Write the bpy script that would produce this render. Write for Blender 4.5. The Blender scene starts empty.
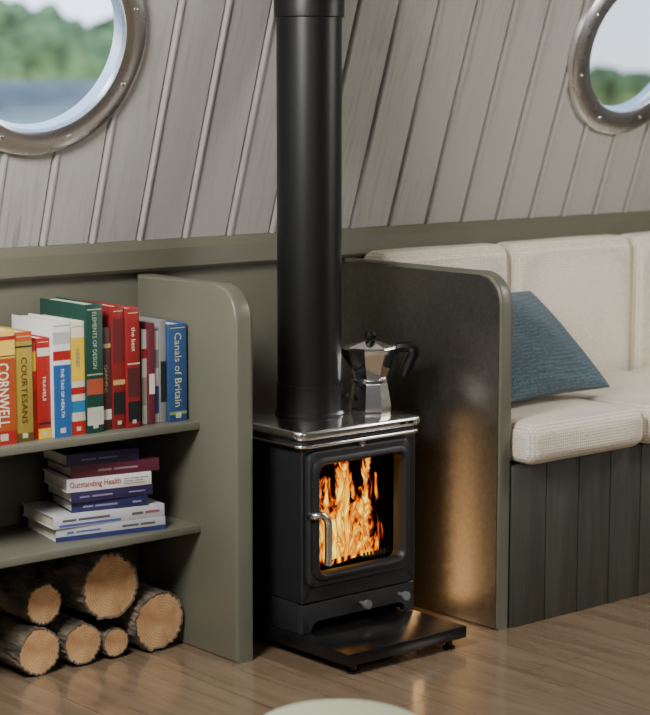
import bpy, bmesh, math, random
from mathutils import Vector, Matrix, noise
random.seed(7)
C = bpy.context.scene.collection
WP = {}

# ------------------------------------------------------------------ materials
def nt(name):
    m = bpy.data.materials.new(name); m.use_nodes = True
    n = m.node_tree.nodes; l = m.node_tree.links
    return m, n, l, n["Principled BSDF"]
def sc(c, k): return (min(c[0]*k,1), min(c[1]*k,1), min(c[2]*k,1), 1)
def mat(name, col, rough=.5, metal=0, var=.12, scale=8, stretch=(1,1,1), bump=0, bscale=None, coat=0, rvar=0, spec=.5):
    m, n, l, b = nt(name)
    tc = n.new("ShaderNodeTexCoord"); mp = n.new("ShaderNodeMapping"); mp.inputs["Scale"].default_value = stretch
    l.new(tc.outputs["Object"], mp.inputs["Vector"])
    no = n.new("ShaderNodeTexNoise"); no.inputs["Scale"].default_value = scale; no.inputs["Detail"].default_value = 6
    l.new(mp.outputs[0], no.inputs["Vector"])
    cr = n.new("ShaderNodeValToRGB"); cr.color_ramp.elements[0].position = .3; cr.color_ramp.elements[1].position = .7
    cr.color_ramp.elements[0].color = sc(col, 1-var); cr.color_ramp.elements[1].color = sc(col, 1+var)
    l.new(no.outputs[0], cr.inputs[0]); l.new(cr.outputs[0], b.inputs["Base Color"])
    b.inputs["Roughness"].default_value = rough; b.inputs["Metallic"].default_value = metal
    b.inputs["Coat Weight"].default_value = coat; b.inputs["Specular IOR Level"].default_value = spec
    if rvar:
        mr = n.new("ShaderNodeMapRange"); mr.inputs[3].default_value = rough-rvar; mr.inputs[4].default_value = rough+rvar
        l.new(no.outputs[0], mr.inputs[0]); l.new(mr.outputs[0], b.inputs["Roughness"])
    if bump:
        n2 = n.new("ShaderNodeTexNoise"); n2.inputs["Scale"].default_value = bscale or scale*3; n2.inputs["Detail"].default_value = 4
        l.new(mp.outputs[0], n2.inputs["Vector"])
        bp = n.new("ShaderNodeBump"); bp.inputs["Strength"].default_value = bump; bp.inputs["Distance"].default_value = .01
        l.new(n2.outputs[0], bp.inputs["Height"]); l.new(bp.outputs[0], b.inputs["Normal"])
    return m
def fabric(name, col, f=160, var=.25, bump=.5, rnd=.3):
    m, n, l, b = nt(name)
    tc = n.new("ShaderNodeTexCoord")
    v = n.new("ShaderNodeTexVoronoi"); v.inputs["Scale"].default_value=f; v.inputs["Randomness"].default_value=rnd
    l.new(tc.outputs["Object"], v.inputs["Vector"])
    cr = n.new("ShaderNodeValToRGB"); cr.color_ramp.elements[0].position=.2; cr.color_ramp.elements[1].position=.7
    cr.color_ramp.elements[1].color = sc(col,1-var); cr.color_ramp.elements[0].color = sc(col,1+var*.4)
    l.new(v.outputs["Distance"], cr.inputs[0]); l.new(cr.outputs[0], b.inputs["Base Color"])
    b.inputs["Roughness"].default_value=.9; b.inputs["Sheen Weight"].default_value=.1
    bp = n.new("ShaderNodeBump"); bp.invert=True; bp.inputs["Strength"].default_value=bump; bp.inputs["Distance"].default_value=.004
    l.new(v.outputs["Distance"], bp.inputs["Height"]); l.new(bp.outputs[0], b.inputs["Normal"])
    return m

OLIVE=(.14,.14,.104)
M = {}
M['olive'] = mat("olive_paint", OLIVE, .36, var=.06, scale=3, bump=.03, bscale=200)
M['olive_dark'] = mat("dark_green_paint", (.060,.065,.050), .5, var=.25, scale=6, stretch=(6,6,.6), bump=.2, bscale=30)
M['band'] = mat("olive_brown_paint", (.125,.12,.085), .5, var=.08, scale=4)
M['iron'] = mat("stove_iron_paint", (.014,.0145,.016), .48, var=.1, scale=30, bump=.05, bscale=300)
M['ironlt'] = mat("stove_door_paint", (.022,.023,.025), .42, var=.1, scale=30, bump=.05, bscale=300)
M['flue'] = mat("flue_black", (.006,.006,.006), .40, var=.1, scale=20, bump=.02, bscale=200, spec=.35)
M['gloss'] = mat("black_gloss", (.007,.007,.007), .22, var=.1, scale=10)
M['brick'] = mat("sooty_brick", (.002,.0018,.0015), 1.0, var=.4, scale=20, bump=.3, spec=0)
M['potal'] = mat("polished_aluminium", (.98,.98,.97), .09, 1, var=.01, scale=6)
M['steel'] = mat("brushed_steel", (.95,.95,.94), .16, 1, var=.01, scale=4)
M['knob'] = mat("dark_steel_knob", (.30,.30,.31), .4, .6, var=.05, scale=8)
M['alu'] = mat("porthole_aluminium", (.74,.745,.75), .27, 1, var=.04, scale=10, rvar=.03)
M['bake'] = mat("black_bakelite", (.005,.005,.005), .45, var=.1, spec=.25)
M['pages'] = mat("book_pages", (.66,.61,.50), .9, var=.12, scale=150, stretch=(6,.2,.2))
M['cream'] = fabric("cream_woven_fabric", (.86,.79,.66), 135, .32, .6, .2)
M['teal'] = fabric("teal_woven_fabric", (.10,.16,.20), 120, .45, .7)
M['bark'] = mat("log_bark", (.15,.12,.085), .95, var=.8, scale=26, stretch=(1,.4,1), bump=1.0, bscale=45)
M['stool'] = mat("pale_sage_paint", (.50,.52,.36), .4, var=.05, scale=4)
M['ceil'] = mat("ceiling_paint", (.34,.325,.30), .7, var=.05, scale=3)
M['cover_char'] = mat("charred_wood", (.02,.012,.008), .9, var=.5, scale=30, bump=.8)

def wood_end():
    m,n,l,b = nt("log_end_grain")
    tc=n.new("ShaderNodeTexCoord"); w=n.new("ShaderNodeTexWave"); w.wave_type='RINGS'; w.rings_direction='Y'
    w.inputs["Scale"].default_value=46; w.inputs["Distortion"].default_value=1.6; w.inputs["Detail"].default_value=2; w.inputs["Detail Scale"].default_value=.8
    l.new(tc.outputs["Object"], w.inputs["Vector"])
    no=n.new("ShaderNodeTexNoise"); no.inputs["Scale"].default_value=18; no.inputs["Detail"].default_value=6; l.new(tc.outputs["Object"],no.inputs["Vector"])
    cr=n.new("ShaderNodeValToRGB"); cr.color_ramp.elements[0].color=(.53,.315,.15,1); cr.color_ramp.elements[1].color=(.62,.395,.205,1)
    l.new(w.outputs["Fac"],cr.inputs[0])
    c2=n.new("ShaderNodeValToRGB"); c2.color_ramp.elements[0].position=.34; c2.color_ramp.elements[1].position=.64
    c2.color_ramp.elements[0].color=(.70,.57,.45,1); c2.color_ramp.elements[1].color=(1.08,1.08,1.08,1); l.new(no.outputs[0],c2.inputs[0])
    mx=n.new("ShaderNodeMix"); mx.data_type='RGBA'; mx.blend_type='MULTIPLY'; mx.inputs[0].default_value=1
    l.new(cr.outputs[0],mx.inputs[6]); l.new(c2.outputs[0],mx.inputs[7])
    sp=n.new("ShaderNodeSeparateXYZ"); l.new(tc.outputs["Object"],sp.inputs[0])
    at=n.new("ShaderNodeMath"); at.operation='ARCTAN2'; l.new(sp.outputs[0],at.inputs[0]); l.new(sp.outputs[2],at.inputs[1])
    n3=n.new("ShaderNodeTexNoise"); n3.noise_dimensions='1D'; n3.inputs["Scale"].default_value=4.5; n3.inputs["Detail"].default_value=2; l.new(at.outputs[0],n3.inputs["W"])
    c3=n.new("ShaderNodeValToRGB"); c3.color_ramp.elements[0].position=.25; c3.color_ramp.elements[0].color=(.35,.25,.17,1); c3.color_ramp.elements[1].position=.30; c3.color_ramp.elements[1].color=(1,1,1,1)
    l.new(n3.outputs[0],c3.inputs[0])
    m2=n.new("ShaderNodeMix"); m2.data_type='RGBA'; m2.blend_type='MULTIPLY'; m2.inputs[0].default_value=.5
    l.new(mx.outputs[2],m2.inputs[6]); l.new(c3.outputs[0],m2.inputs[7]); l.new(m2.outputs[2],b.inputs["Base Color"])
    b.inputs["Roughness"].default_value=.85
    bp=n.new("ShaderNodeBump"); bp.inputs["Strength"].default_value=.25; bp.inputs["Distance"].default_value=.004; l.new(no.outputs[0],bp.inputs["Height"]); l.new(bp.outputs[0],b.inputs["Normal"])
    return m
M['end']=wood_end()

def floor_mat():
    m,n,l,b = nt("oak_floorboards")
    tc=n.new("ShaderNodeTexCoord"); mp=n.new("ShaderNodeMapping"); mp.inputs["Rotation"].default_value=(0,0,math.pi/2)
    l.new(tc.outputs["Object"],mp.inputs["Vector"])
    br=n.new("ShaderNodeTexBrick"); br.inputs["Scale"].default_value=1; br.inputs["Brick Width"].default_value=2.6; br.inputs["Row Height"].default_value=.30
    br.inputs["Mortar Size"].default_value=.0014; br.inputs["Mortar Smooth"].default_value=.3; br.inputs["Bias"].default_value=0
    br.inputs["Color1"].default_value=(.255,.183,.118,1); br.inputs["Color2"].default_value=(.225,.16,.102,1); br.inputs["Mortar"].default_value=(.10,.07,.045,1)
    l.new(mp.outputs[0],br.inputs["Vector"])
    m2=n.new("ShaderNodeMapping"); m2.inputs["Scale"].default_value=(6,.6,1); l.new(tc.outputs["Object"],m2.inputs["Vector"])
    no=n.new("ShaderNodeTexNoise"); no.inputs["Scale"].default_value=3.5; no.inputs["Detail"].default_value=9; no.inputs["Distortion"].default_value=1.4; l.new(m2.outputs[0],no.inputs["Vector"])
    cr=n.new("ShaderNodeValToRGB"); cr.color_ramp.elements[0].position=.34; cr.color_ramp.elements[1].position=.66
    cr.color_ramp.elements[0].color=(.78,.75,.71,1); cr.color_ramp.elements[1].color=(1.08,1.08,1.08,1); l.new(no.outputs[0],cr.inputs[0])
    mx=n.new("ShaderNodeMix"); mx.data_type='RGBA'; mx.blend_type='MULTIPLY'; mx.inputs[0].default_value=1
    l.new(br.outputs[0],mx.inputs[6]); l.new(cr.outputs[0],mx.inputs[7]); l.new(mx.outputs[2],b.inputs["Base Color"])
    b.inputs["Roughness"].default_value=.20; b.inputs["Coat Weight"].default_value=.6; b.inputs["Coat Roughness"].default_value=.09
    bp=n.new("ShaderNodeBump"); bp.inputs["Strength"].default_value=.05; bp.inputs["Distance"].default_value=.003; l.new(no.outputs[0],bp.inputs["Height"]); l.new(bp.outputs[0],b.inputs["Normal"])
    return m
M['floor']=floor_mat()

def plank_mat():
    m,n,l,b = nt("weathered_white_planks")
    tc=n.new("ShaderNodeTexCoord"); mp=n.new("ShaderNodeMapping"); mp.inputs["Scale"].default_value=(14,1,1); l.new(tc.outputs["Object"],mp.inputs["Vector"])
    no=n.new("ShaderNodeTexNoise"); no.inputs["Scale"].default_value=5; no.inputs["Detail"].default_value=9; no.inputs["Roughness"].default_value=.65; no.inputs["Distortion"].default_value=.8
    l.new(mp.outputs[0],no.inputs["Vector"])
    n2=n.new("ShaderNodeTexNoise"); n2.inputs["Scale"].default_value=2.2; n2.inputs["Detail"].default_value=3; l.new(tc.outputs["Object"],n2.inputs["Vector"])
    ad=n.new("ShaderNodeMath"); ad.operation='MULTIPLY_ADD'; ad.inputs[1].default_value=.6; l.new(n2.outputs[0],ad.inputs[0]); l.new(no.outputs[0],ad.inputs[2])
    cr=n.new("ShaderNodeValToRGB"); e=cr.color_ramp.elements; e[0].position=.52; e[0].color=(.245,.232,.215,1); e[1].position=.82; e[1].color=(.40,.385,.36,1)
    x=e.new(.62); x.color=(.338,.324,.302,1)
    l.new(ad.outputs[0],cr.inputs[0]); l.new(cr.outputs[0],b.inputs["Base Color"]); b.inputs["Roughness"].default_value=.45
    bp=n.new("ShaderNodeBump"); bp.inputs["Strength"].default_value=.18; bp.inputs["Distance"].default_value=.004; l.new(no.outputs[0],bp.inputs["Height"]); l.new(bp.outputs[0],b.inputs["Normal"])
    return m
M['planks']=plank_mat()

def shield_mat():
    m,n,l,b = nt("mottled_steel_sheet")
    tc=n.new("ShaderNodeTexCoord")
    vo=n.new("ShaderNodeTexNoise"); vo.inputs["Scale"].default_value=60; vo.inputs["Detail"].default_value=10; vo.inputs["Roughness"].default_value=.8; l.new(tc.outputs["Object"],vo.inputs["Vector"])
    cr=n.new("ShaderNodeValToRGB"); e=cr.color_ramp.elements; e[0].position=.36; e[0].color=(.245,.235,.21,1); e[1].position=.72; e[1].color=(.37,.355,.32,1)
    l.new(vo.outputs[0],cr.inputs[0]); l.new(cr.outputs[0],b.inputs["Base Color"]); b.inputs["Metallic"].default_value=.97
    mr=n.new("ShaderNodeMapRange"); mr.inputs[1].default_value=.3; mr.inputs[2].default_value=.7; mr.inputs[3].default_value=.31; mr.inputs[4].default_value=.39; l.new(vo.outputs[0],mr.inputs[0]); l.new(mr.outputs[0],b.inputs["Roughness"])
    return m
M['shield']=shield_mat()

def glass_mat(name, tint=(1,1,1,1), gl=.08):
    m,n,l,b = nt(name); n.remove(b)
    t=n.new("ShaderNodeBsdfTransparent"); t.inputs[0].default_value=tint
    g=n.new("ShaderNodeBsdfGlossy"); g.inputs["Roughness"].default_value=.03
    f=n.new("ShaderNodeFresnel"); f.inputs[0].default_value=1.45
    ml=n.new("ShaderNodeMath"); ml.operation='MULTIPLY'; ml.inputs[1].default_value=gl*10; l.new(f.outputs[0],ml.inputs[0])
    mx=n.new("ShaderNodeMixShader"); l.new(ml.outputs[0],mx.inputs[0]); l.new(t.outputs[0],mx.inputs[1]); l.new(g.outputs[0],mx.inputs[2])
    l.new(mx.outputs[0], n["Material Output"].inputs[0]); return m
M['glass']=glass_mat("window_glass",gl=.05); M['sglass']=glass_mat("stove_glass",(.98,.97,.96,1),.012)

def flame_mat(seed):
    m,n,l,b = nt("flame"); n.remove(b)
    def mth(op,a=None,b_=None,c=None):
        x=n.new("ShaderNodeMath"); x.operation=op
        for i,v in enumerate((a,b_,c)):
            if v is None: continue
            if isinstance(v,(int,float)): x.inputs[i].default_value=v
            else: l.new(v,x.inputs[i])
        return x.outputs[0]
    tc=n.new("ShaderNodeTexCoord"); mp=n.new("ShaderNodeMapping"); mp.inputs["Location"].default_value=(seed*3.1,0,seed*1.7); mp.inputs["Scale"].default_value=(1,1,.48)
    l.new(tc.outputs["Object"],mp.inputs["Vector"])
    no=n.new("ShaderNodeTexNoise"); no.inputs["Scale"].default_value=18; no.inputs["Detail"].default_value=4.5; no.inputs["Roughness"].default_value=.56; no.inputs["Distortion"].default_value=2.2
    l.new(mp.outputs[0],no.inputs["Vector"])
    sp=n.new("ShaderNodeSeparateXYZ"); l.new(tc.outputs["Generated"],sp.inputs[0])
    X=sp.outputs[0]; Zg=sp.outputs[2]
    side=mth('MULTIPLY',mth('POWER',mth('ABSOLUTE',mth('SUBTRACT',X,.5)),3),-1.5)
    fall=mth('MULTIPLY',mth('POWER',Zg,1.8),-.24)
    n1=n.new("ShaderNodeTexNoise"); n1.noise_dimensions='1D'; n1.inputs["Scale"].default_value=6; n1.inputs["Detail"].default_value=1
    l.new(mth('ADD',X,seed*5.3+0.0),n1.inputs["W"])
    tongue=mth('MULTIPLY',mth('MULTIPLY',mth('SUBTRACT',n1.outputs[0],.5),Zg),.9)
    a3=mth('ADD',mth('ADD',mth('ADD',side,fall),tongue),no.outputs[0])
    cr=n.new("ShaderNodeValToRGB"); e=cr.color_ramp.elements
    e[0].position=.35; e[0].color=(.25,.004,0,1); e[1].position=.63; e[1].color=(1,.80,.08,1)
    for p,c in ((.41,(.75,.028,.0,1)),(.455,(1,.16,.0,1)),(.52,(1,.45,.0,1))):
        x=e.new(p); x.color=c
    l.new(a3,cr.inputs[0])
    al=n.new("ShaderNodeMapRange"); al.inputs[1].default_value=.395; al.inputs[2].default_value=.465; l.new(a3,al.inputs[0])
    em=n.new("ShaderNodeEmission"); l.new(cr.outputs[0],em.inputs[0])
    st=n.new("ShaderNodeMapRange"); st.inputs[1].default_value=.38; st.inputs[2].default_value=.62; st.inputs[3].default_value=.5; st.inputs[4].default_value=2.3; l.new(a3,st.inputs[0]); l.new(st.outputs[0],em.inputs[1])
    tr=n.new("ShaderNodeBsdfTransparent"); mx=n.new("ShaderNodeMixShader"); l.new(al.outputs[0],mx.inputs[0]); l.new(tr.outputs[0],mx.inputs[1]); l.new(em.outputs[0],mx.inputs[2])
    l.new(mx.outputs[0], n["Material Output"].inputs[0]); return m

# ------------------------------------------------------------------ mesh helpers
def fin(name, bm, m, parent=None, smooth=False, origin=None, angle=None):
    bmesh.ops.recalc_face_normals(bm, faces=bm.faces)
    cs=[v.co for v in bm.verts]
    if origin is None:
        origin=Vector([(min(c[i] for c in cs)+max(c[i] for c in cs))/2 for i in range(3)])
    origin=Vector(origin)
    for v in bm.verts: v.co-=origin
    me=bpy.data.meshes.new(name); bm.to_mesh(me); bm.free()
    o=bpy.data.objects.new(name,me); C.objects.link(o)
    if m: me.materials.append(m)
    if smooth:
        for p in me.polygons: p.use_smooth=True
        if angle: 
            try: me.set_sharp_from_angle(angle=math.radians(angle))
            except Exception: pass
    WP[o.name]=origin
    if parent:
        o.parent=parent; o.location=origin-WP[parent.name]
    else: o.location=origin
    return o
def top(o,label,cat,group=None,kind=None):
    o["label"]=label; o["category"]=cat
    if group: o["group"]=group
    if kind: o["kind"]=kind
    return o
def struct(o,label,cat="room"):
    o["kind"]="structure"; o["label"]=label; o["category"]=cat; return o
def empty(name,loc,label,cat,group=None,kind=None):
    o=bpy.data.objects.new(name,None); o.empty_display_size=.05; o.location=loc; C.objects.link(o); WP[o.name]=Vector(loc)
    return top(o,label,cat,group,kind)
def bbox(bm,x0,x1,y0,y1,z0,z1,bev=0,seg=2):
    r=bmesh.ops.create_cube(bm,size=1)
    vs=r['verts']
    for v in vs: v.co=Vector(((x0+x1)/2+v.co.x*(x1-x0),(y0+y1)/2+v.co.y*(y1-y0),(z0+z1)/2+v.co.z*(z1-z0)))
    if bev:
        es=list({e for v in vs for e in v.link_edges})
        bmesh.ops.bevel(bm,geom=es,offset=bev,segments=seg,affect='EDGES',profile=.5)
def box(name,x0,x1,y0,y1,z0,z1,m,parent=None,bev=.0,seg=2):
    bm=bmesh.new(); bbox(bm,x0,x1,y0,y1,z0,z1,bev,seg); return fin(name,bm,m,parent,smooth=bev>0,angle=40)
def lathe(name,prof,center,m,parent=None,segs=48,axes=None,smooth=True,angle=35,closed=False,cap=False,rot=0):
    center=Vector(center)
    U,V,Wv = axes or (Vector((1,0,0)),Vector((0,1,0)),Vector((0,0,1)))
    bm=bmesh.new(); rings=[]
    for r,h in prof:
        if r<1e-6: rings.append([bm.verts.new(center+Wv*h)])
        else: rings.append([bm.verts.new(center+U*(r*math.cos(rot+2*math.pi*i/segs))+V*(r*math.sin(rot+2*math.pi*i/segs))+Wv*h) for i in range(segs)])
    prs=list(zip(rings[:-1],rings[1:]))
    if closed: prs.append((rings[-1],rings[0]))
    for a,b in prs:
        for i in range(segs):
            j=(i+1)%segs
            if len(a)==1 and len(b)==1: continue
            if len(a)==1: bm.faces.new((a[0],b[i],b[j]))
            elif len(b)==1: bm.faces.new((a[i],a[j],b[0]))
            else: bm.faces.new((a[i],a[j],b[j],b[i]))
    if cap:
        for r in (rings[0],rings[-1]):
            if len(r)>2: bm.faces.new(r)
    return fin(name,bm,m,parent,smooth=smooth,angle=angle)
def rr(cx,cz,hw,hz,r,n=6):
    pts=[]
    for k,(sx,sz) in enumerate(((1,1),(-1,1),(-1,-1),(1,-1))):
        for i in range(n+1):
            a=math.pi/2*(k+i/n); pts.append((cx+sx*(hw-r)+r*math.cos(a),cz+sz*(hz-r)+r*math.sin(a)))
    return pts
def rrsweep(name,loops,m,parent=None,capA=False,capB=False,closed=False,plane='XZ',angle=40):
    bm=bmesh.new(); L=[]
    for (cx,cz,hw,hz,r,y) in loops:
        L.append([bm.verts.new((p[0],y,p[1]) if plane=='XZ' else (p[0],p[1],y)) for p in rr(cx,cz,hw,hz,r)])
    prs=list(zip(L[:-1],L[1:]))
    if closed: prs.append((L[-1],L[0]))
    for a,b in prs:
        for i in range(len(a)):
            j=(i+1)%len(a); bm.faces.new((a[i],a[j],b[j],b[i]))
    if capA: bm.faces.new(L[0])
    if capB: bm.faces.new(L[-1])
    return fin(name,bm,m,parent,smooth=True,angle=angle)
def smoothpath(P,k=6):
    P=[Vector(p) for p in P]
    if k<=1: return P
    out=[]
    Q=[P[0]]+P+[P[-1]]
    for i in range(1,len(Q)-2):
        for t in range(k):
            t/=k; a,b,c,d=Q[i-1],Q[i],Q[i+1],Q[i+2]
            out.append(.5*((2*b)+(c-a)*t+(2*a-5*b+4*c-d)*t*t+(3*b-a-3*c+d)*t**3))
    out.append(P[-1]); return out
def tube(name,P,rad,m,parent=None,segs=12,k=6,flat=1.0,ang=60):
    P=smoothpath(P,k); bm=bmesh.new(); rings=[]; prev=Vector((0,0,1))
    for i,p in enumerate(P):
        d=(P[min(i+1,len(P)-1)]-P[max(i-1,0)]).normalized()
        if i==0:
            prev=Vector((0,0,1)) if abs(d.z)<.9 else Vector((1,0,0))
        u=(prev-d*prev.dot(d)).normalized(); v=d.cross(u); prev=u
        r=rad(i/(len(P)-1)) if callable(rad) else rad
        rings.append([bm.verts.new(p+u*(r*math.cos(2*math.pi*j/segs))+v*(r*flat*math.sin(2*math.pi*j/segs))) for j in range(segs)])
    for a,b in zip(rings[:-1],rings[1:]):
        for i in range(segs): bm.faces.new((a[i],a[(i+1)%segs],b[(i+1)%segs],b[i]))
    bm.faces.new(rings[0]); bm.faces.new(rings[-1])
    return fin(name,bm,m,parent,smooth=True,angle=ang)
def prism_x(name,pts,x0,x1,m,parent=None,bev=0):   # pts in (y,z)
    bm=bmesh.new()
    a=[bm.verts.new((x0,y,z)) for y,z in pts]; b=[bm.verts.new((x1,y,z)) for y,z in pts]
    fa=bm.faces.new(a); fb=bm.faces.new(b)
    for i in range(len(a)):
        j=(i+1)%len(a); bm.faces.new((a[i],a[j],b[j],b[i]))
    if bev:
        es=list(set(fa.edges)|set(fb.edges)); bmesh.ops.bevel(bm,geom=es,offset=bev,segments=3,affect='EDGES',profile=.5)
    return fin(name,bm,m,parent,smooth=True,angle=30)
def prism_y(name,pts,y0,y1,m,parent=None,bev=0):   # pts in (x,z)
    bm=bmesh.new()
    a=[bm.verts.new((x,y0,z)) for x,z in pts]; b=[bm.verts.new((x,y1,z)) for x,z in pts]
    fa=bm.faces.new(a); fb=bm.faces.new(b)
    for i in range(len(a)):
        j=(i+1)%len(a); bm.faces.new((a[i],a[j],b[j],b[i]))
    if bev: bmesh.ops.bevel(bm,geom=list(fa.edges),offset=bev,segments=2,affect='EDGES',profile=.5)
    return fin(name,bm,m,parent,smooth=True,angle=30)
def cushion(name,x0,x1,y0,y1,z0,z1,r,pf,pt,m,parent=None,seed=0,n=30):
    bm=bmesh.new(); bmesh.ops.create_cube(bm,size=2)
    bmesh.ops.subdivide_edges(bm,edges=bm.edges,cuts=n-1,use_grid_fill=True)
    h=Vector(((x1-x0)/2,(y1-y0)/2,(z1-z0)/2)); c=Vector(((x0+x1)/2,(y0+y1)/2,(z0+z1)/2))
    for v in bm.verts:
        t=[math.sin(math.pi/2*max(-1,min(1,a))) for a in v.co]
        p=Vector([t[i]*h[i] for i in range(3)])
        q=Vector([max(-(h[i]-r),min(h[i]-r,p[i])) for i in range(3)]); d=p-q
        if d.length>1e-9: p=q+d.normalized()*r
        f=[1-a*a for a in t]
        if t[1]<0: p.y-=pf*(abs(t[1])**8)*(f[0]*f[2])**.5
        if t[2]>0: p.z+=pt*(abs(t[2])**8)*(f[0]*f[1])**.5
        p+=Vector((0,.0015,.0015))*noise.noise(p*6+Vector((seed,0,0)))
        v.co=p+c
    return fin(name,bm,m,parent,smooth=True)
def textmesh(body,center,ex,ey,ez,L,H,m,parent,name="spine_lettering",bold=0):
    cu=bpy.data.curves.new("t",'FONT'); cu.body=body; cu.resolution_u=2; cu.offset=bold
    to=bpy.data.objects.new("t",cu); C.objects.link(to); bpy.context.view_layer.update()
    me=bpy.data.meshes.new_from_object(to.evaluated_get(bpy.context.evaluated_depsgraph_get()))
    bpy.data.objects.remove(to); bm=bmesh.new(); bm.from_mesh(me); bpy.data.meshes.remove(me)
    xs=[v.co.x for v in bm.verts]; ys=[v.co.y for v in bm.verts]
    if not xs: return
    cx=(min(xs)+max(xs))/2; cy=(min(ys)+max(ys))/2; sx=L/(max(xs)-min(xs)); sy=H/(max(ys)-min(ys))
    sx=min(sx,sy*1.25); sy=min(sy,sx*1.9)
    ex,ey,ez,center=map(Vector,(ex,ey,ez,center))
    for v in bm.verts: v.co=center+ex*((v.co.x-cx)*sx)+ey*((v.co.y-cy)*sy)
    o=fin(name,bm,m,parent); return o

# ------------------------------------------------------------------ room
struct(box("floor",-1,7,-.8,3.9,-.05,0,M['floor']),"oak floorboards with a soft sheen","floor")
struct(box("wall_back",1.0,7,3.74,3.78,0,.95,M['olive']),"olive painted lower cabin wall","wall")
prof=[(3.74,.872),(3.715,.872),(3.708,.88),(3.708,.925),(3.722,.946),(3.74,.95)]
struct(prism_x("trim_1",prof,1.0,7,M['band']),"olive brown ledge trim along the cabin side","trim")
D=Vector((0,-.3134,.9496)); N=Vector((0,-.9496,-.3134)); O=Vector((0,3.735,.943))
def sl(x,s,h): return Vector((x,0,0))+O+D*s+N*h
bm=bmesh.new(); pw=.135; x=.93; fr=[]
while x<6.9:
    fr+=[(x,-.003),(x+.005,-.003),(x+.006,.009),(x+.010,.0115),(x+.016,.0105),(x+.021,.005),(x+pw-.001,.004)]; x+=pw
fr.append((x,.004))
pl=fr+[(x+.01,.004),(x+.01,-.03),(.93,-.03)]
S1=1.09
a=[bm.verts.new(sl(px,0,h)) for px,h in pl]; b=[bm.verts.new(sl(px,S1,h)) for px,h in pl]
bm.faces.new(a); bm.faces.new(b)
for i in range(len(a)):
    j=(i+1)%len(a); bm.faces.new((a[i],a[j],b[j],b[i]))
wallo=fin("wall_slope",bm,M['planks'])
struct(wallo,"weathered white-grey sloping plank cabin wall","wall")
def zc(X,Z):
    s=(Z-O.z)/D.z; return sl(X,s,.006)
PH=[zc(2.215,1.405),zc(4.155,1.436)]
for c in PH:
    cut=lathe("cutter",[(.222,-.2),(.222,.2)],c,None,segs=64,axes=(Vector((1,0,0)),D,N),cap=True)
    md=wallo.modifiers.new("b",'BOOLEAN'); md.object=cut; md.operation='DIFFERENCE'; md.solver='EXACT'
    bpy.context.view_layer.update()
    me=bpy.data.meshes.new_from_object(wallo.evaluated_get(bpy.context.evaluated_depsgraph_get()))
    wallo.modifiers.clear(); wallo.data=me; bpy.data.objects.remove(cut)
for k,c in enumerate(PH):
    ri,ro=(.196,.257) if k==0 else (.190,.263)
    rp=[(ri,-.03),(ri,.011),(ri+.003,.0175),(ri+.009,.020),(ro-.010,.020),(ro-.003,.016),(ro,.007),(ro,-.002),(.218,-.002),(.218,-.03)]
    w=empty("window_%d"%(k+1),c,"round porthole with a bolted aluminium rim","window")
    w["kind"]="structure"
    ax=(Vector((1,0,0)),D,N)
    lathe("rim",rp,c,M['alu'],w,segs=96,axes=ax,closed=True,angle=35)
    lathe("pane",[(ri+.001,.004),(0,.004)],c,M['glass'],w,segs=64,axes=ax)
    for i in range(8):
        an=2*math.pi*(i+.5)/8; pc=c+Vector((1,0,0))*((ri+ro)/2*math.cos(an))+D*((ri+ro)/2*math.sin(an))
        lathe("bolt",[(.0055,.0195),(.005,.0215),(.003,.0225),(0,.0225)],pc,M['alu'],w,segs=16,axes=ax)
struct(box("ceiling",-1,7,-.8,3.43,1.95,2.0,M['ceil']),"plain cabin ceiling","ceiling")
struct(box("wall_front",-1,7,-.85,-.8,0,1.95,M['ceil']),"plain cabin wall","wall")
struct(box("wall_left",-1.05,-1,-.8,3.78,0,1.95,M['ceil']),"plain cabin wall","wall")
struct(box("wall_right",7,7.05,-.8,3.78,0,1.95,M['ceil']),"plain cabin wall","wall")

# ------------------------------------------------------------------ bookcase
def panelpts(yf,yb,zt,r,z0=0):
    p=[(yb,z0),(yf,z0)]
    for i in range(9):
        a=math.pi-math.pi/2*i/8; p.append((yf+r+r*math.cos(a),zt-r+r*math.sin(a)))
    p.append((yb,zt)); return p
bc=empty("bookcase",(2.1,3.6,0),"olive green painted open bookcase with two shelves","bookcase")
prism_x("side_panel",panelpts(3.317,3.705,.868,.075),2.535,2.583,M['olive'],bc,bev=.008)
prism_x("side_panel",panelpts(3.317,3.705,.868,.075),1.50,1.548,M['olive'],bc,bev=.008)
for zt in (.545,.302):
    box("shelf",1.548,2.535,3.455,3.738,zt-.018,zt,M['olive'],bc,bev=.002)

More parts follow.
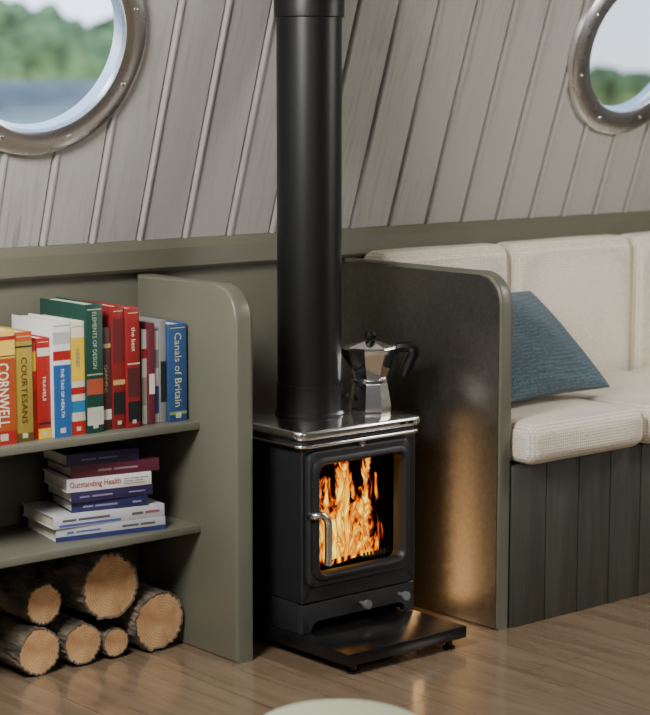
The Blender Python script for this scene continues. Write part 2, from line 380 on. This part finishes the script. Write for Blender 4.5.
# ------------------------------------------------------------------ books
matc={}
def cm(c,rough=.4):
    if c not in matc: matc[c]=mat("book_cloth",c,rough,var=.08,scale=12)
    return matc[c]
def book_up(x0,x1,h,yf,d,col,label,text=None,tc=(.9,.9,.9),bands=(),tl=.75,th=.6,tz=.5,lean=0,bold=0):
    z=.5455; b=empty("book",((x0+x1)/2,yf+d/2,z),label,"book","books on the upper shelf")
    bm=bmesh.new(); t=.0025
    bbox(bm,x0,x1,yf,yf+.003,z,z+h,.001); bbox(bm,x0,x0+t,yf+.001,yf+d,z,z+h,.0008); bbox(bm,x1-t,x1,yf+.001,yf+d,z,z+h,.0008)
    fin("cover",bm,cm(col),b,smooth=True,angle=30)
    box("pages",x0+t,x1-t,yf+.003,yf+d-.004,z+.003,z+h-.004,M['pages'],b)
    for (f0,f1,c) in bands:
        box("spine_band",x0+.001,x1-.001,yf-.0006,yf+.001,z+h*f0,z+h*f1,cm(c),b)
    if x1-x0>.03:
        xm=(x0+x1)/2; w2=(x1-x0)*.15
        box("spine_emblem",xm-w2,xm+w2,yf-.0011,yf+.001,z+h*.035,z+h*.035+w2*1.6,cm((.52,.48,.38)),b)
        box("spine_rule",x0+.004,x1-.004,yf-.0011,yf+.001,z+h*.955,z+h*.962,cm((.55,.48,.3)),b)
    if text:
        textmesh(text,((x0+x1)/2,yf-.0012,z+h*tz),(0,0,-1),(1,0,0),(0,-1,0),h*tl,(x1-x0)*th,cm(tc),b,bold=bold)
R=(.36,.015,.012); W_=(.66,.63,.56); BK=(.015,.015,.018); YL=(.68,.46,.03); NV=(.03,.04,.14)
book_up(1.945,2.004,.25,3.49,.16,(.1,.2,.3),"blue hardback book standing on the shelf")
book_up(2.006,2.068,.246,3.485,.165,(.70,.47,.06),"yellow-topped red-brown thriller with large pale lettering","CORNWELL",(.85,.80,.66),[(.12,.76,(.36,.07,.015)),(.0,.12,R),(.775,.785,BK),(.92,.96,R)],.56,.44,.44,bold=.006)
book_up(2.070,2.113,.240,3.49,.16,(.34,.24,.04),"olive gold hardback with dark lettering","COURTESANS",(.05,.03,.01),[(.92,1,(.5,.08,.02)),(0,.08,(.1,.06,.01)),(.86,.875,BK)],.60,.34,.47)
book_up(2.114,2.128,.215,3.50,.14,R,"thin red paperback standing upright",None,bands=[(.7,.9,YL),(.2,.5,(.22,.01,.01))])
book_up(2.129,2.162,.222,3.497,.15,R,"red paperback with white stripe and yellow foot","TRAVELS",(.85,.8,.66),[(.82,.9,W_),(.0,.1,YL),(.14,.16,BK)],.36,.24,.5)
book_up(2.163,2.209,.258,3.487,.17,(.66,.65,.63),"tall white and blue book","THE TAO OF HEALTH",(.8,.83,.85),[(.0,.62,(.02,.10,.30)),(.66,.74,R),(.8,.9,(.45,.45,.45))],.42,.18,.38)
book_up(2.210,2.247,.252,3.49,.17,(.64,.60,.48),"cream book with yellow band and red foot","HERBS",(.1,.1,.3),[(.48,.86,YL),(.0,.12,R),(.2,.3,(.02,.17,.34)),(.36,.42,R)],.16,.26,.68)
book_up(2.248,2.292,.288,3.485,.19,(.010,.050,.036),"tall dark green hardback with pale lettering","ELEMENTS OF DESIGN",(.42,.5,.36),[(.3,.42,(.35,.07,.035)),(.06,.2,(.5,.47,.38)),(.45,.46,(.4,.35,.2))],.44,.24,.72)
book_up(2.293,2.323,.232,3.50,.15,(.08,.025,.025),"dark maroon hardback standing upright","GARDENS",(.6,.45,.22),[(.8,.84,(.5,.35,.15)),(.1,.2,W_)],.30,.26,.5)
book_up(2.324,2.357,.278,3.495,.175,(.22,.018,.018),"tall red hardback with black band",None,(.9,.9,.8),[(.12,.3,BK),(.36,.4,(.5,.36,.14)),(.55,.9,(.13,.02,.02))])
book_up(2.358,2.392,.272,3.487,.18,(.27,.018,.018),"tall red hardback with white lettering","the best",(.85,.82,.72),[(.05,.22,BK),(.26,.5,(.09,.02,.02)),(.53,.54,W_)],.20,.32,.74)
book_up(2.393,2.406,.225,3.50,.14,BK,"thin black paperback standing upright",None)
book_up(2.407,2.422,.218,3.503,.14,(.55,.52,.46),"thin cream paperback standing upright",None,bands=[(.7,.8,R),(.2,.5,(.3,.25,.2))])
book_up(2.423,2.440,.232,3.497,.15,(.13,.022,.035),"thin maroon paperback standing upright",None,bands=[(.3,.5,W_)])
book_up(2.441,2.456,.212,3.505,.14,(.55,.51,.44),"thin off-white paperback standing upright",None,bands=[(.1,.4,NV),(.6,.8,(.2,.2,.2))])
book_up(2.457,2.474,.236,3.50,.15,(.22,.22,.22),"thin grey and black paperback",None,bands=[(.2,.6,BK)])
book_up(2.476,2.526,.226,3.492,.18,(.028,.078,.20),"blue canal guide with pale lettering","Canals of Britain",(.55,.6,.42),[(.0,.06,(.02,.05,.15)),(.07,.10,(.2,.3,.1))],.76,.38,.53)

def book_flat(x0,x1,t,yf,d,z,col,label,text=None,tc=(.1,.1,.1),bands=(),rot=0,tx=.5,tl=.6):
    b=empty("book",((x0+x1)/2,yf+d/2,z),label,"book","books stacked on the lower shelf")
    c=.0022; bm=bmesh.new()
    bbox(bm,x0,x1,yf,yf+.003,z,z+t,.001); bbox(bm,x0,x1,yf+.001,yf+d,z,z+c,.0008); bbox(bm,x0,x1,yf+.001,yf+d,z+t-c,z+t,.0008)
    fin("cover",bm,cm(col),b,smooth=True,angle=30)
    box("pages",x0+.004,x1-.004,yf+.003,yf+d-.004,z+c,z+t-c,M['pages'],b)
    for i,(f0,f1,h0,h1,cc) in enumerate(bands):
        box("spine_band",x0+(x1-x0)*f0,x0+(x1-x0)*f1,yf-.0006-.0001*i,yf+.001,z+t*h0,z+t*h1,cm(cc),b)
    if text: textmesh(text,(x0+(x1-x0)*tx,yf-.0016,z+t*.5),(1,0,0),(0,0,1),(0,-1,0),(x1-x0)*tl,t*.60,cm(tc),b,bold=.006)
    b.rotation_euler=(0,0,rot)
z=.3025
G1=(.25,.22,.33); G2=(.3,.28,.28)
for (x0,x1,t,yf,d,col,lab,tx,tc,bd,ro,px,tl) in [
 (2.195,2.465,.030,3.495,.18,(.46,.46,.48),"large white hardback with navy band, bottom of the stack",None,(.1,.12,.3),[(0,1,.0,.35,NV),(.1,.16,.5,.7,(.12,.14,.3)),(.18,.4,.55,.68,(.12,.14,.3)),(.6,.75,.55,.7,(.1,.1,.12)),(.77,.9,.55,.7,(.1,.1,.12))],-.17,.3,.3),
 (2.185,2.462,.028,3.495,.18,(.52,.52,.54),"white and blue hardback lying flat",None,(.1,.1,.3),[(.05,.6,.10,.30,(.08,.1,.35)),(.08,.2,.5,.68,(.1,.1,.12)),(.22,.5,.5,.68,(.1,.1,.12)),(.7,.8,.4,.6,(.1,.1,.12)),(.82,.95,.4,.6,(.3,.1,.12))],-.14,.5,.5),
 (2.242,2.425,.024,3.505,.14,(.02,.025,.09),"navy paperback lying flat",None,(.6,.6,.7),[(.15,.28,.40,.58,G1),(.31,.6,.40,.58,G1),(.8,.92,.4,.58,G1)],-.22,.5,.7),
 (2.235,2.435,.024,3.50,.15,(.03,.02,.075),"dark purple hardback lying flat",None,(.6,.6,.7),[(.1,.22,.42,.58,G1),(.25,.5,.42,.58,G1),(.7,.9,.42,.55,G1)],-.17,.5,.5),
 (2.225,2.432,.030,3.50,.15,(.74,.72,.68),"white paperback with red lettering lying flat","Outstanding Health",(.36,.01,.01),[(.67,.74,.60,.68,G2),(.75,.85,.60,.68,G2),(.86,.96,.60,.68,G2),(.67,.78,.42,.50,G2),(.80,.90,.42,.50,G2),(.67,.92,.24,.31,(.45,.3,.3))],-.18,.33,.60),
 (2.240,2.455,.028,3.50,.16,(.11,.02,.04),"maroon hardback lying flat",None,(.6,.6,.7),[(.3,.45,.42,.58,(.3,.2,.18)),(.48,.75,.42,.58,(.3,.2,.18))],-.19,.5,.5),
 (2.222,2.402,.028,3.505,.14,(.028,.018,.07),"dark purple-navy hardback on top of the stack",None,(.6,.6,.7),[(.2,.4,.42,.55,(.15,.15,.28)),(.44,.7,.42,.55,(.15,.15,.28))],-.14,.5,.5)]:
    book_flat(x0,x1,t,yf,d,z,col,lab,tx,tc,bd,ro,px,tl); z+=t+.0003

# ------------------------------------------------------------------ logs
def log(x,zc_,r,yf,L,seed,label):
    e=empty("firewood_log",(x,yf+L/2,zc_-r),label,"log","split firewood logs under the shelves")
    n=110; K=36; bm=bmesh.new(); rings=[]
    def rad(a,y): return r*(1+.07*noise.noise(Vector((math.cos(a)*1.3,math.sin(a)*1.3,seed*3.7+y*2)))+.10*noise.noise(Vector((math.cos(a)*8,math.sin(a)*8,seed+y*26)))+.04*noise.noise(Vector((math.cos(a)*20,math.sin(a)*20,seed+y*60))))-.002
    for k in range(K+1):
        y=L*k/K
        rings.append([bm.verts.new((x+rad(2*math.pi*i/n,y)*math.cos(2*math.pi*i/n),yf+y,zc_+rad(2*math.pi*i/n,y)*math.sin(2*math.pi*i/n))) for i in range(n)])
    inner=[bm.verts.new((x+(v.co.x-x)*.93,yf+.001,zc_+(v.co.z-zc_)*.93)) for v in rings[0]]
    for a,b in [(inner,rings[0])]+list(zip(rings[:-1],rings[1:])):
        for i in range(n): bm.faces.new((a[i],a[(i+1)%n],b[(i+1)%n],b[i]))
    bm.faces.new(rings[-1]); pts=[v.co.copy() for v in inner]
    fin("bark",bm,M['bark'],e,smooth=True,angle=50)
    bm=bmesh.new(); bm.faces.new([bm.verts.new((p.x,yf+.0005,p.z)) for p in pts])
    bmesh.ops.poke(bm,faces=bm.faces)
    fin("cut_face",bm,M['end'],e,origin=(x+.006,yf,zc_-.005))
log(2.456,.073,.070,3.515,.20,1,"thick round log lying on the floor, pale cut end")
log(2.345,.040,.036,3.53,.18,2,"thin round log wedged between larger logs")
log(2.255,.053,.050,3.53,.18,3,"medium round log with rough bark")
log(2.140,.057,.054,3.53,.18,4,"medium round log with rough bark")
log(2.326,.176,.077,3.52,.19,5,"large round log resting on top of the pile")
log(2.160,.159,.047,3.54,.17,6,"small round log resting on top of the pile")

# ------------------------------------------------------------------ stove
sx0,sx1,sy0,sy1=2.68,3.036,3.262,3.55; cx=(sx0+sx1)/2
st=empty("wood_stove",(cx,3.4,0),"small black steel wood-burning stove with glazed door","stove")
gx,gz,gw,gh=2.848,.322,.134,.132
hw=(sx1-sx0)/2; zc0=(.124+.502)/2; hz=(.502-.124)/2
rrsweep("body",[(cx,zc0,hw,hz,.006,sy1),(cx,zc0,hw,hz,.006,sy0+.003),(cx,zc0,hw-.003,hz-.003,.006,sy0),(gx,gz,gw,gh,.02,sy0),(gx,gz,gw,gh,.02,sy0+.02)],M['iron'],st,capA=True)
rrsweep("firebox",[(gx,gz,gw+.012,gh+.01,.02,sy0+.02),(gx,gz,gw+.012,gh+.01,.02,sy1-.03)],M['brick'],st,capB=True)
dw,dh=.158,.160; dz=.322
door=rrsweep("door",[(gx,dz,dw,dh,.022,sy0-.001),(gx,dz,dw,dh,.022,sy0-.010),(gx,dz,dw-.004,dh-.004,.02,sy0-.014),(gx,dz,gw+.014,gh+.014,.03,sy0-.014)],M['ironlt'],st)
rrsweep("window_frame",[(gx,gz,gw+.014,gh+.014,.03,sy0-.0135),(gx,gz,gw+.013,gh+.013,.03,sy0-.021),(gx,gz,gw+.009,gh+.009,.028,sy0-.024),(gx,gz,gw+.001,gh+.001,.024,sy0-.024),(gx,gz,gw-.004,gh-.004,.022,sy0-.018),(gx,gz,gw-.006,gh-.006,.020,sy0-.001)],M['iron'],door)
rrsweep("glass_pane",[(gx,gz,gw-.004,gh-.004,.018,sy0-.006)],M['sglass'],door,capA=True)
tube("door_handle",[(2.694,sy0-.010,.332),(2.697,sy0-.03,.337),(2.712,sy0-.036,.337),(2.726,sy0-.038,.322),(2.728,sy0-.038,.295),(2.728,sy0-.038,.25),(2.727,sy0-.038,.219)],.0088,M['steel'],door,segs=16)
for i in range(7):
    box("grate_bar",2.89+i*.011,2.894+i*.011,sy0+.022,sy0+.026,.199,.211,M['ironlt'],st)
hx0,hx1,hy0,hy1=2.660,3.045,3.240,3.565
hc=((hx0+hx1)/2,(hy0+hy1)/2,(hx1-hx0)/2,(hy1-hy0)/2)
def hob(name,d,z0,z1,m,b=.003):
    L=[]
    for k in range(5):
        a=math.pi/2*k/4; L.append((hc[0],hc[1],hc[2]-d-b*(1-math.sin(a)),hc[3]-d-b*(1-math.sin(a)),.03,z0+b*(1-math.cos(a))))
    for k in range(5):
        a=math.pi/2*(1-k/4); L.append((hc[0],hc[1],hc[2]-d-b*(1-math.sin(a)),hc[3]-d-b*(1-math.sin(a)),.03,z1-b*(1-math.cos(a))))
    return rrsweep(name,L,m,st,capA=True,capB=True,plane='XY',angle=50)
hob("hob_plate",0,.511,.532,M['steel'],.006)
hob("top_plate",.012,.5005,.5108,M['iron'],.001)
hob("hob_rail",.003,.4920,.5003,M['steel'],.003)
for vx in (2.965,2.99):
    box("vent_slot",vx,vx+.016,hy0-.0006,hy0+.001,.518,.5255,M['gloss'],st)
lathe("top_catch",[(.0,-.012),(.008,-.011),(.010,-.005),(.010,.002)],(cx-.005,sy0-.003,.4865),M['steel'],st,segs=24,axes=(Vector((1,0,0)),Vector((0,0,1)),Vector((0,1,0))))
pts=[(sx0+.002,.0525),(sx0+.030,.0525)]
for k in range(7):
    a_=math.pi-math.pi/2*k/6; pts.append((sx0+.030+.022+.022*math.cos(a_),.058+.020*math.sin(a_)))
for k in range(7):
    a_=math.pi/2-math.pi/2*k/6; pts.append((sx1-.030-.022+.022*math.cos(a_),.058+.020*math.sin(a_)))
pts+=[(sx1-.030,.0525),(sx1-.002,.0525),(sx1-.002,.1215),(sx0+.002,.1215)]
prism_y("ash_panel",pts,sy0+.002,sy0+.02,M['ironlt'],st,bev=.0015)
for xa,xb in ((sx0,sx0+.022),(sx1-.022,sx1)):
    box("leg",xa,xb,sy0+.0205,sy1-.02,.0525,.1235,M['iron'],st,bev=.002)
box("ash_box",sx0+.03,sx1-.03,sy0+.09,sy1-.04,.0525,.123,M['gloss'],st)
AY=(Vector((1,0,0)),Vector((0,0,1)),Vector((0,-1,0)))
for kx in (2.862,2.985):
    lathe("air_knob",[(.0045,0),(.0045,.018),(.0105,.02),(.0115,.024),(.0105,.031),(0,.032)],(kx,sy0+.003,.099),M['knob'],st,segs=20,axes=AY)
tray=box("base_plate",2.662,3.03,3.076,3.565,.024,.052,M['gloss'],st,bev=.002)
for fx in (2.695,2.995):
    for fy in (3.10,3.54):
        lathe("foot",[(.015,0),(.015,.005),(.009,.007),(.009,.0245)],(fx,fy,0.0),M['gloss'],tray,segs=16,cap=True)

# fire
fire=empty("fire",(2.855,3.38,.19),"blazing orange and yellow flames behind the stove glass","fire",kind="stuff")
for k,(yy,xc,w,zh) in enumerate(((3.300,2.850,.128,.245),(3.328,2.868,.130,.255),(3.36,2.884,.126,.255))):
    bm=bmesh.new(); n=24; g=[]
    for i in range(n+1):
        row=[]
        for j in range(n+1):
            u=i/n*2-1; v=j/n
            row.append(bm.verts.new((xc+u*w,yy+.006*math.sin(u*5+v*6+k*2)+.005*math.sin(u*3),.197+v*zh)))
        g.append(row)
    for i in range(n):
        for j in range(n): bm.faces.new((g[i][j],g[i+1][j],g[i+1][j+1],g[i][j+1]))
    fin("flame",bm,flame_mat(k+1),fire,smooth=True)
for k,(a,b) in enumerate((((2.76,3.40,.212),(2.95,3.42,.212)),((2.78,3.46,.212),(2.95,3.475,.212)))):
    e=tube("firewood",[a,((a[0]+b[0])/2,(a[1]+b[1])/2,(a[2]+b[2])/2+.004),b],.018,M['cover_char'],None,segs=14)
    top(e,"charred log burning inside the stove","log","logs burning in the stove")

# flue
fc=(2.851,3.440,0)
fl=empty("flue_pipe",(fc[0],fc[1],.532),"matt black vertical stove flue pipe with collars","flue")
def fp(n,p): return lathe(n,p,fc,M['flue'],fl,segs=64)
fp("lower_section",[(.084,.5325),(.084,.536),(.0795,.542),(.0785,.60),(.0785,.602),(.0770,.604),(.0770,.80),(.0770,1.475)])
fp("collar",[(.0772,.598),(.0795,.599),(.0800,.604),(.0795,.609),(.0772,.610)])
fp("upper_section",[(.0775,1.47),(.0825,1.472),(.0830,1.478),(.0830,1.51),(.0825,1.515),(.0825,1.95)])
lathe("damper_pin",[(.004,.075),(.004,.088),(.009,.088),(.009,.094),(0,.095)],(fc[0],fc[1],.575),M['flue'],fl,segs=16,
      axes=(Vector((0,0,1)),Vector((.6445,.7646,0)),Vector((.7646,-.6445,0))))

# moka pot
pc=Vector((2.992,3.380,.5325)); Rv=Vector((.7646,-.6445,0)); Fv=Vector((.6445,.7646,0)); Z=Vector((0,0,1))
pot=empty("coffee_pot",pc,"faceted aluminium stovetop coffee pot with black handle","coffee pot")
ax8=(Rv,Fv,Z); rt=math.pi/8+.16
lathe("boiler",[(0,0),(.050,0),(.0525,.004),(.0525,.012),(.043,.068),(.0425,.070)],pc,M['potal'],pot,segs=8,axes=ax8,smooth=False,rot=rt)
lathe("collar",[(.0415,.069),(.0445,.070),(.0445,.077),(.038,.078),(.037,.080)],pc,M['steel'],pot,segs=40,axes=ax8)
lathe("jug",[(.038,.078),(.0415,.084),(.0415,.0845),(.0620,.142),(.0640,.151),(.061,.151)],pc,M['potal'],pot,segs=8,axes=ax8,smooth=False,rot=rt)
lathe("lid",[(.0640,.151),(.0650,.153),(.0630,.157),(.016,.170),(0,.171)],pc,M['potal'],pot,segs=8,axes=ax8,smooth=False,rot=rt)
lathe("lid_knob",[(.007,.166),(.007,.172),(.014,.176),(.0155,.185),(.011,.193),(0,.194)],pc,M['bake'],pot,segs=12,axes=ax8)
bm=bmesh.new()
def pp(a,b,c): return bm.verts.new(pc+Rv*a+Fv*b+Z*c)
A1=pp(-.054,.018,.151);A2=pp(-.054,-.026,.151);T=pp(-.0750,-.010,.154);B1=pp(-.043,-.002,.098);T2=pp(-.071,-.010,.143)
for f in ((A1,T,A2),(A1,B1,T2),(A1,T2,T),(A2,T2,B1),(A2,T,T2),(A1,A2,B1)): bm.faces.new(f)
fin("spout",bm,M['potal'],pot)
def q(a,c): return pc+Rv*a+Z*c
tube("handle",[q(.054,.144),q(.070,.155),q(.096,.156),q(.1055,.149),q(.1055,.138),q(.094,.112),q(.084,.084)],lambda t:.0105+.003*math.sin(t*3),M['bake'],pot,segs=8,k=1,ang=25)
tube("hinge",[pc+Rv*.058-Fv*.012+Z*.158,pc+Rv*.058+Fv*.012+Z*.158],.004,M['steel'],pot,segs=10)

# ------------------------------------------------------------------ partition
pt=empty("partition_panel",(3.2,3.42,0),"olive partition with a mottled steel heat shield facing the stove","partition")
prism_x("board",panelpts(3.126,3.705,.872,.075),3.186,3.222,M['olive'],pt,bev=.006)
prism_x("heat_shield",panelpts(3.134,3.70,.864,.070,.004),3.1825,3.1865,M['shield'],pt)

# ------------------------------------------------------------------ bench + cushions
bn=empty("bench",(4.0,3.4,0),"dark green plank-fronted built-in bench","bench")
bm=bmesh.new(); x=3.225; k=0
while x<5.6:
    bbox(bm,x+.0008,x+.1172,3.120,3.138,0,.402,.0025,2); x+=.118
fin("front_panel",bm,M['olive_dark'],bn,smooth=True,angle=40)
box("seat_board",3.225,5.6,3.139,3.738,.385,.404,M['olive_dark'],bn)
box("kick_board",3.225,5.6,3.139,3.15,0,.385,M['olive_dark'],bn)
xs=[3.228,3.655,4.14,4.64,5.14]
for i,(a,b) in enumerate(zip(xs[:-1],xs[1:])):
    top(cushion("seat_cushion",a+.003,b-.003,3.064,3.575,.4065,.507,.033,.006,.006,M['cream'],seed=i),"cream woven bench seat cushion","cushion","bench seat cushions")
bs=[3.228,3.70,4.21,4.70,5.2]
for i,(a,b) in enumerate(zip(bs[:-1],bs[1:])):
    top(cushion("back_cushion",a+.003,b-.003,3.592,3.702,.4065,.888,.034,.010,.004,M['cream'],seed=i+9),"cream woven bench backrest cushion","cushion","bench back cushions")
# pillow
bm=bmesh.new(); n=28; G=[[],[]]
Pc=Vector((3.510,3.380,.651)); an=math.radians(52)
ux=Vector((1,0.02,0)).normalized(); uz=Vector((0,math.sin(an),math.cos(an))); un=Vector((0,-math.cos(an),math.sin(an)))
for s in (0,1):
    for i in range(n+1):
        row=[]
        for j in range(n+1):
            u=math.sin(math.pi/2*(i/n*2-1)); v=math.sin(math.pi/2*(j/n*2-1))
            if s==1 and (i in(0,n) or j in(0,n)): row.append(G[0][i][j]); continue
            t=.066*((1-u*u)*(1-v*v))**.45
            hx=.195*(1-.07*(1-v*v)); hz_=.187*(1-.07*(1-u*u))
            t+=.014*noise.noise(Vector((u*2.2,v*2.2,s*5)))*(1-u*u)*(1-v*v)
            row.append(bm.verts.new(Pc+ux*(u*hx)+uz*(v*hz_)+un*(t if s==0 else -t)))
        G[s].append(row)
for s in (0,1):
    for i in range(n):
        for j in range(n): bm.faces.new((G[s][i][j],G[s][i+1][j],G[s][i+1][j+1],G[s][i][j+1]))
top(fin("pillow",bm,M['teal'],smooth=True),"teal blue woven square pillow leaning on the backrest","pillow")

# stool
sc_=(1.966,2.292,0)
so=empty("stool",sc_,"low round stool with a pale sage top","stool")
lathe("seat",[(0,.228),(.13,.228),(.14,.232),(.142,.240),(.139,.247),(.132,.25),(0,.25)],sc_,M['stool'],so,segs=64)
for i in range(3):
    a=2*math.pi*i/3+.4
    tube("leg",[(sc_[0]+.075*math.cos(a),sc_[1]+.075*math.sin(a),.229),(sc_[0]+.12*math.cos(a),sc_[1]+.12*math.sin(a),0.006)],.011,M['stool'],so,segs=10,k=2)

# ------------------------------------------------------------------ outside
wm=mat("canal_water",(.20,.23,.22),.15,var=.2,scale=.4,bump=.3,bscale=1.5)
wo=box("canal_water",-60,260,4.4,88,.55,.6,wm); top(wo,"calm grey canal water outside the portholes","water",kind="stuff")
sm=mat("grey_stone",(.20,.22,.22),.9,var=.4,scale=.35,stretch=(1,1,3))
top(box("embankment",20,92,88.2,89,0,2.3,sm,bev=.05),"long grey stone embankment across the canal","wall",kind="stuff")
gm=mat("tree_foliage",(.13,.19,.065),.9,var=.7,scale=.9,bump=.5,bscale=3)
bm=bmesh.new()
for i in range(230):
    X=random.uniform(20,170); Y=random.uniform(93,98)
    if X<88: r_=random.uniform(1.4,2.2); zc_=random.uniform(2.0,5.4)
    else: r_=random.uniform(1.0,1.7); zc_=random.uniform(.9,2.3)
    r=bmesh.ops.create_icosphere(bm,subdivisions=3,radius=1)
    sd=Vector((i*3.3,0,0))
    for v in r['verts']:
        k=1+.35*noise.noise(v.co*2+sd)+.2*noise.noise(v.co*6+sd)
        v.co=Vector((X+v.co.x*r_*1.5*k,Y+v.co.y*r_*k,zc_+v.co.z*r_*k))
top(fin("tree_bank",bm,gm,smooth=True),"bank of leafy green trees beyond the canal","trees",kind="stuff")

# ------------------------------------------------------------------ world and lights
w=bpy.data.worlds.new("sky"); bpy.context.scene.world=w; w.use_nodes=True
n=w.node_tree.nodes; l=w.node_tree.links; bg=n["Background"]
tc=n.new("ShaderNodeTexCoord"); sp=n.new("ShaderNodeSeparateXYZ"); l.new(tc.outputs["Generated"],sp.inputs[0])
cr=n.new("ShaderNodeValToRGB"); e=cr.color_ramp.elements; e[0].position=0; e[0].color=(.8,.88,.95,1); e[1].position=.5; e[1].color=(.4,.58,.88,1)
x=e.new(.06); x.color=(.66,.80,.97,1)
l.new(sp.outputs[2],cr.inputs[0]); l.new(cr.outputs[0],bg.inputs[0]); bg.inputs[1].default_value=3.6
def area(name,loc,tgt,size,en,col=(1,1,1)):
    ld=bpy.data.lights.new(name,'AREA'); ld.shape='DISK'; ld.size=size; ld.energy=en; ld.color=col
    o=bpy.data.objects.new(name,ld); o.location=loc; o.rotation_euler=(Vector(tgt)-Vector(loc)).to_track_quat('-Z','Y').to_euler(); C.objects.link(o)
area("key_lamp",(1.15,2.65,1.80),(2.3,3.5,.65),.6,60,(1,.985,.95))
area("fill_lamp",(1.2,.2,1.80),(2.8,3.2,.4),1.4,15,(1,.97,.92))
area("bench_fill",(4.15,2.3,1.55),(4.1,3.3,.42),.5,14,(1,.94,.85))  # added light to brighten bench and right wall, no fitting there
area("side_fill",(5.3,.9,1.25),(3.0,3.2,.55),1.0,12,(1,.98,.95))  # added fill for highlights on the metal, no window behind it
def point(name,loc,en,col,r):
    p=bpy.data.lights.new(name,'POINT'); p.energy=en; p.color=col; p.shadow_soft_size=r
    o=bpy.data.objects.new(name,p); o.location=loc; C.objects.link(o)
for k in range(8):
    point("shield_fill",(3.09,3.335,.05+.06*k),.125*(1-.11*k),(1,.56,.24),.035)  # unseen lights added beside the stove to put a warm sheen on the shield

# ------------------------------------------------------------------ camera
cd=bpy.data.cameras.new("camera"); cam=bpy.data.objects.new("camera",cd); C.objects.link(cam)
cam.location=(0,0,1.28)
F=Vector((.6445*.9907,.7646*.9907,-.1357))
cam.rotation_euler=F.to_track_quat('-Z','Y').to_euler()
cd.sensor_fit='HORIZONTAL'; cd.sensor_width=36; cd.lens=1880/650*36; cd.clip_end=600; cd.clip_start=.05
cd.dof.use_dof=True; cd.dof.focus_distance=4.4; cd.dof.aperture_fstop=3.6
bpy.context.scene.camera=cam
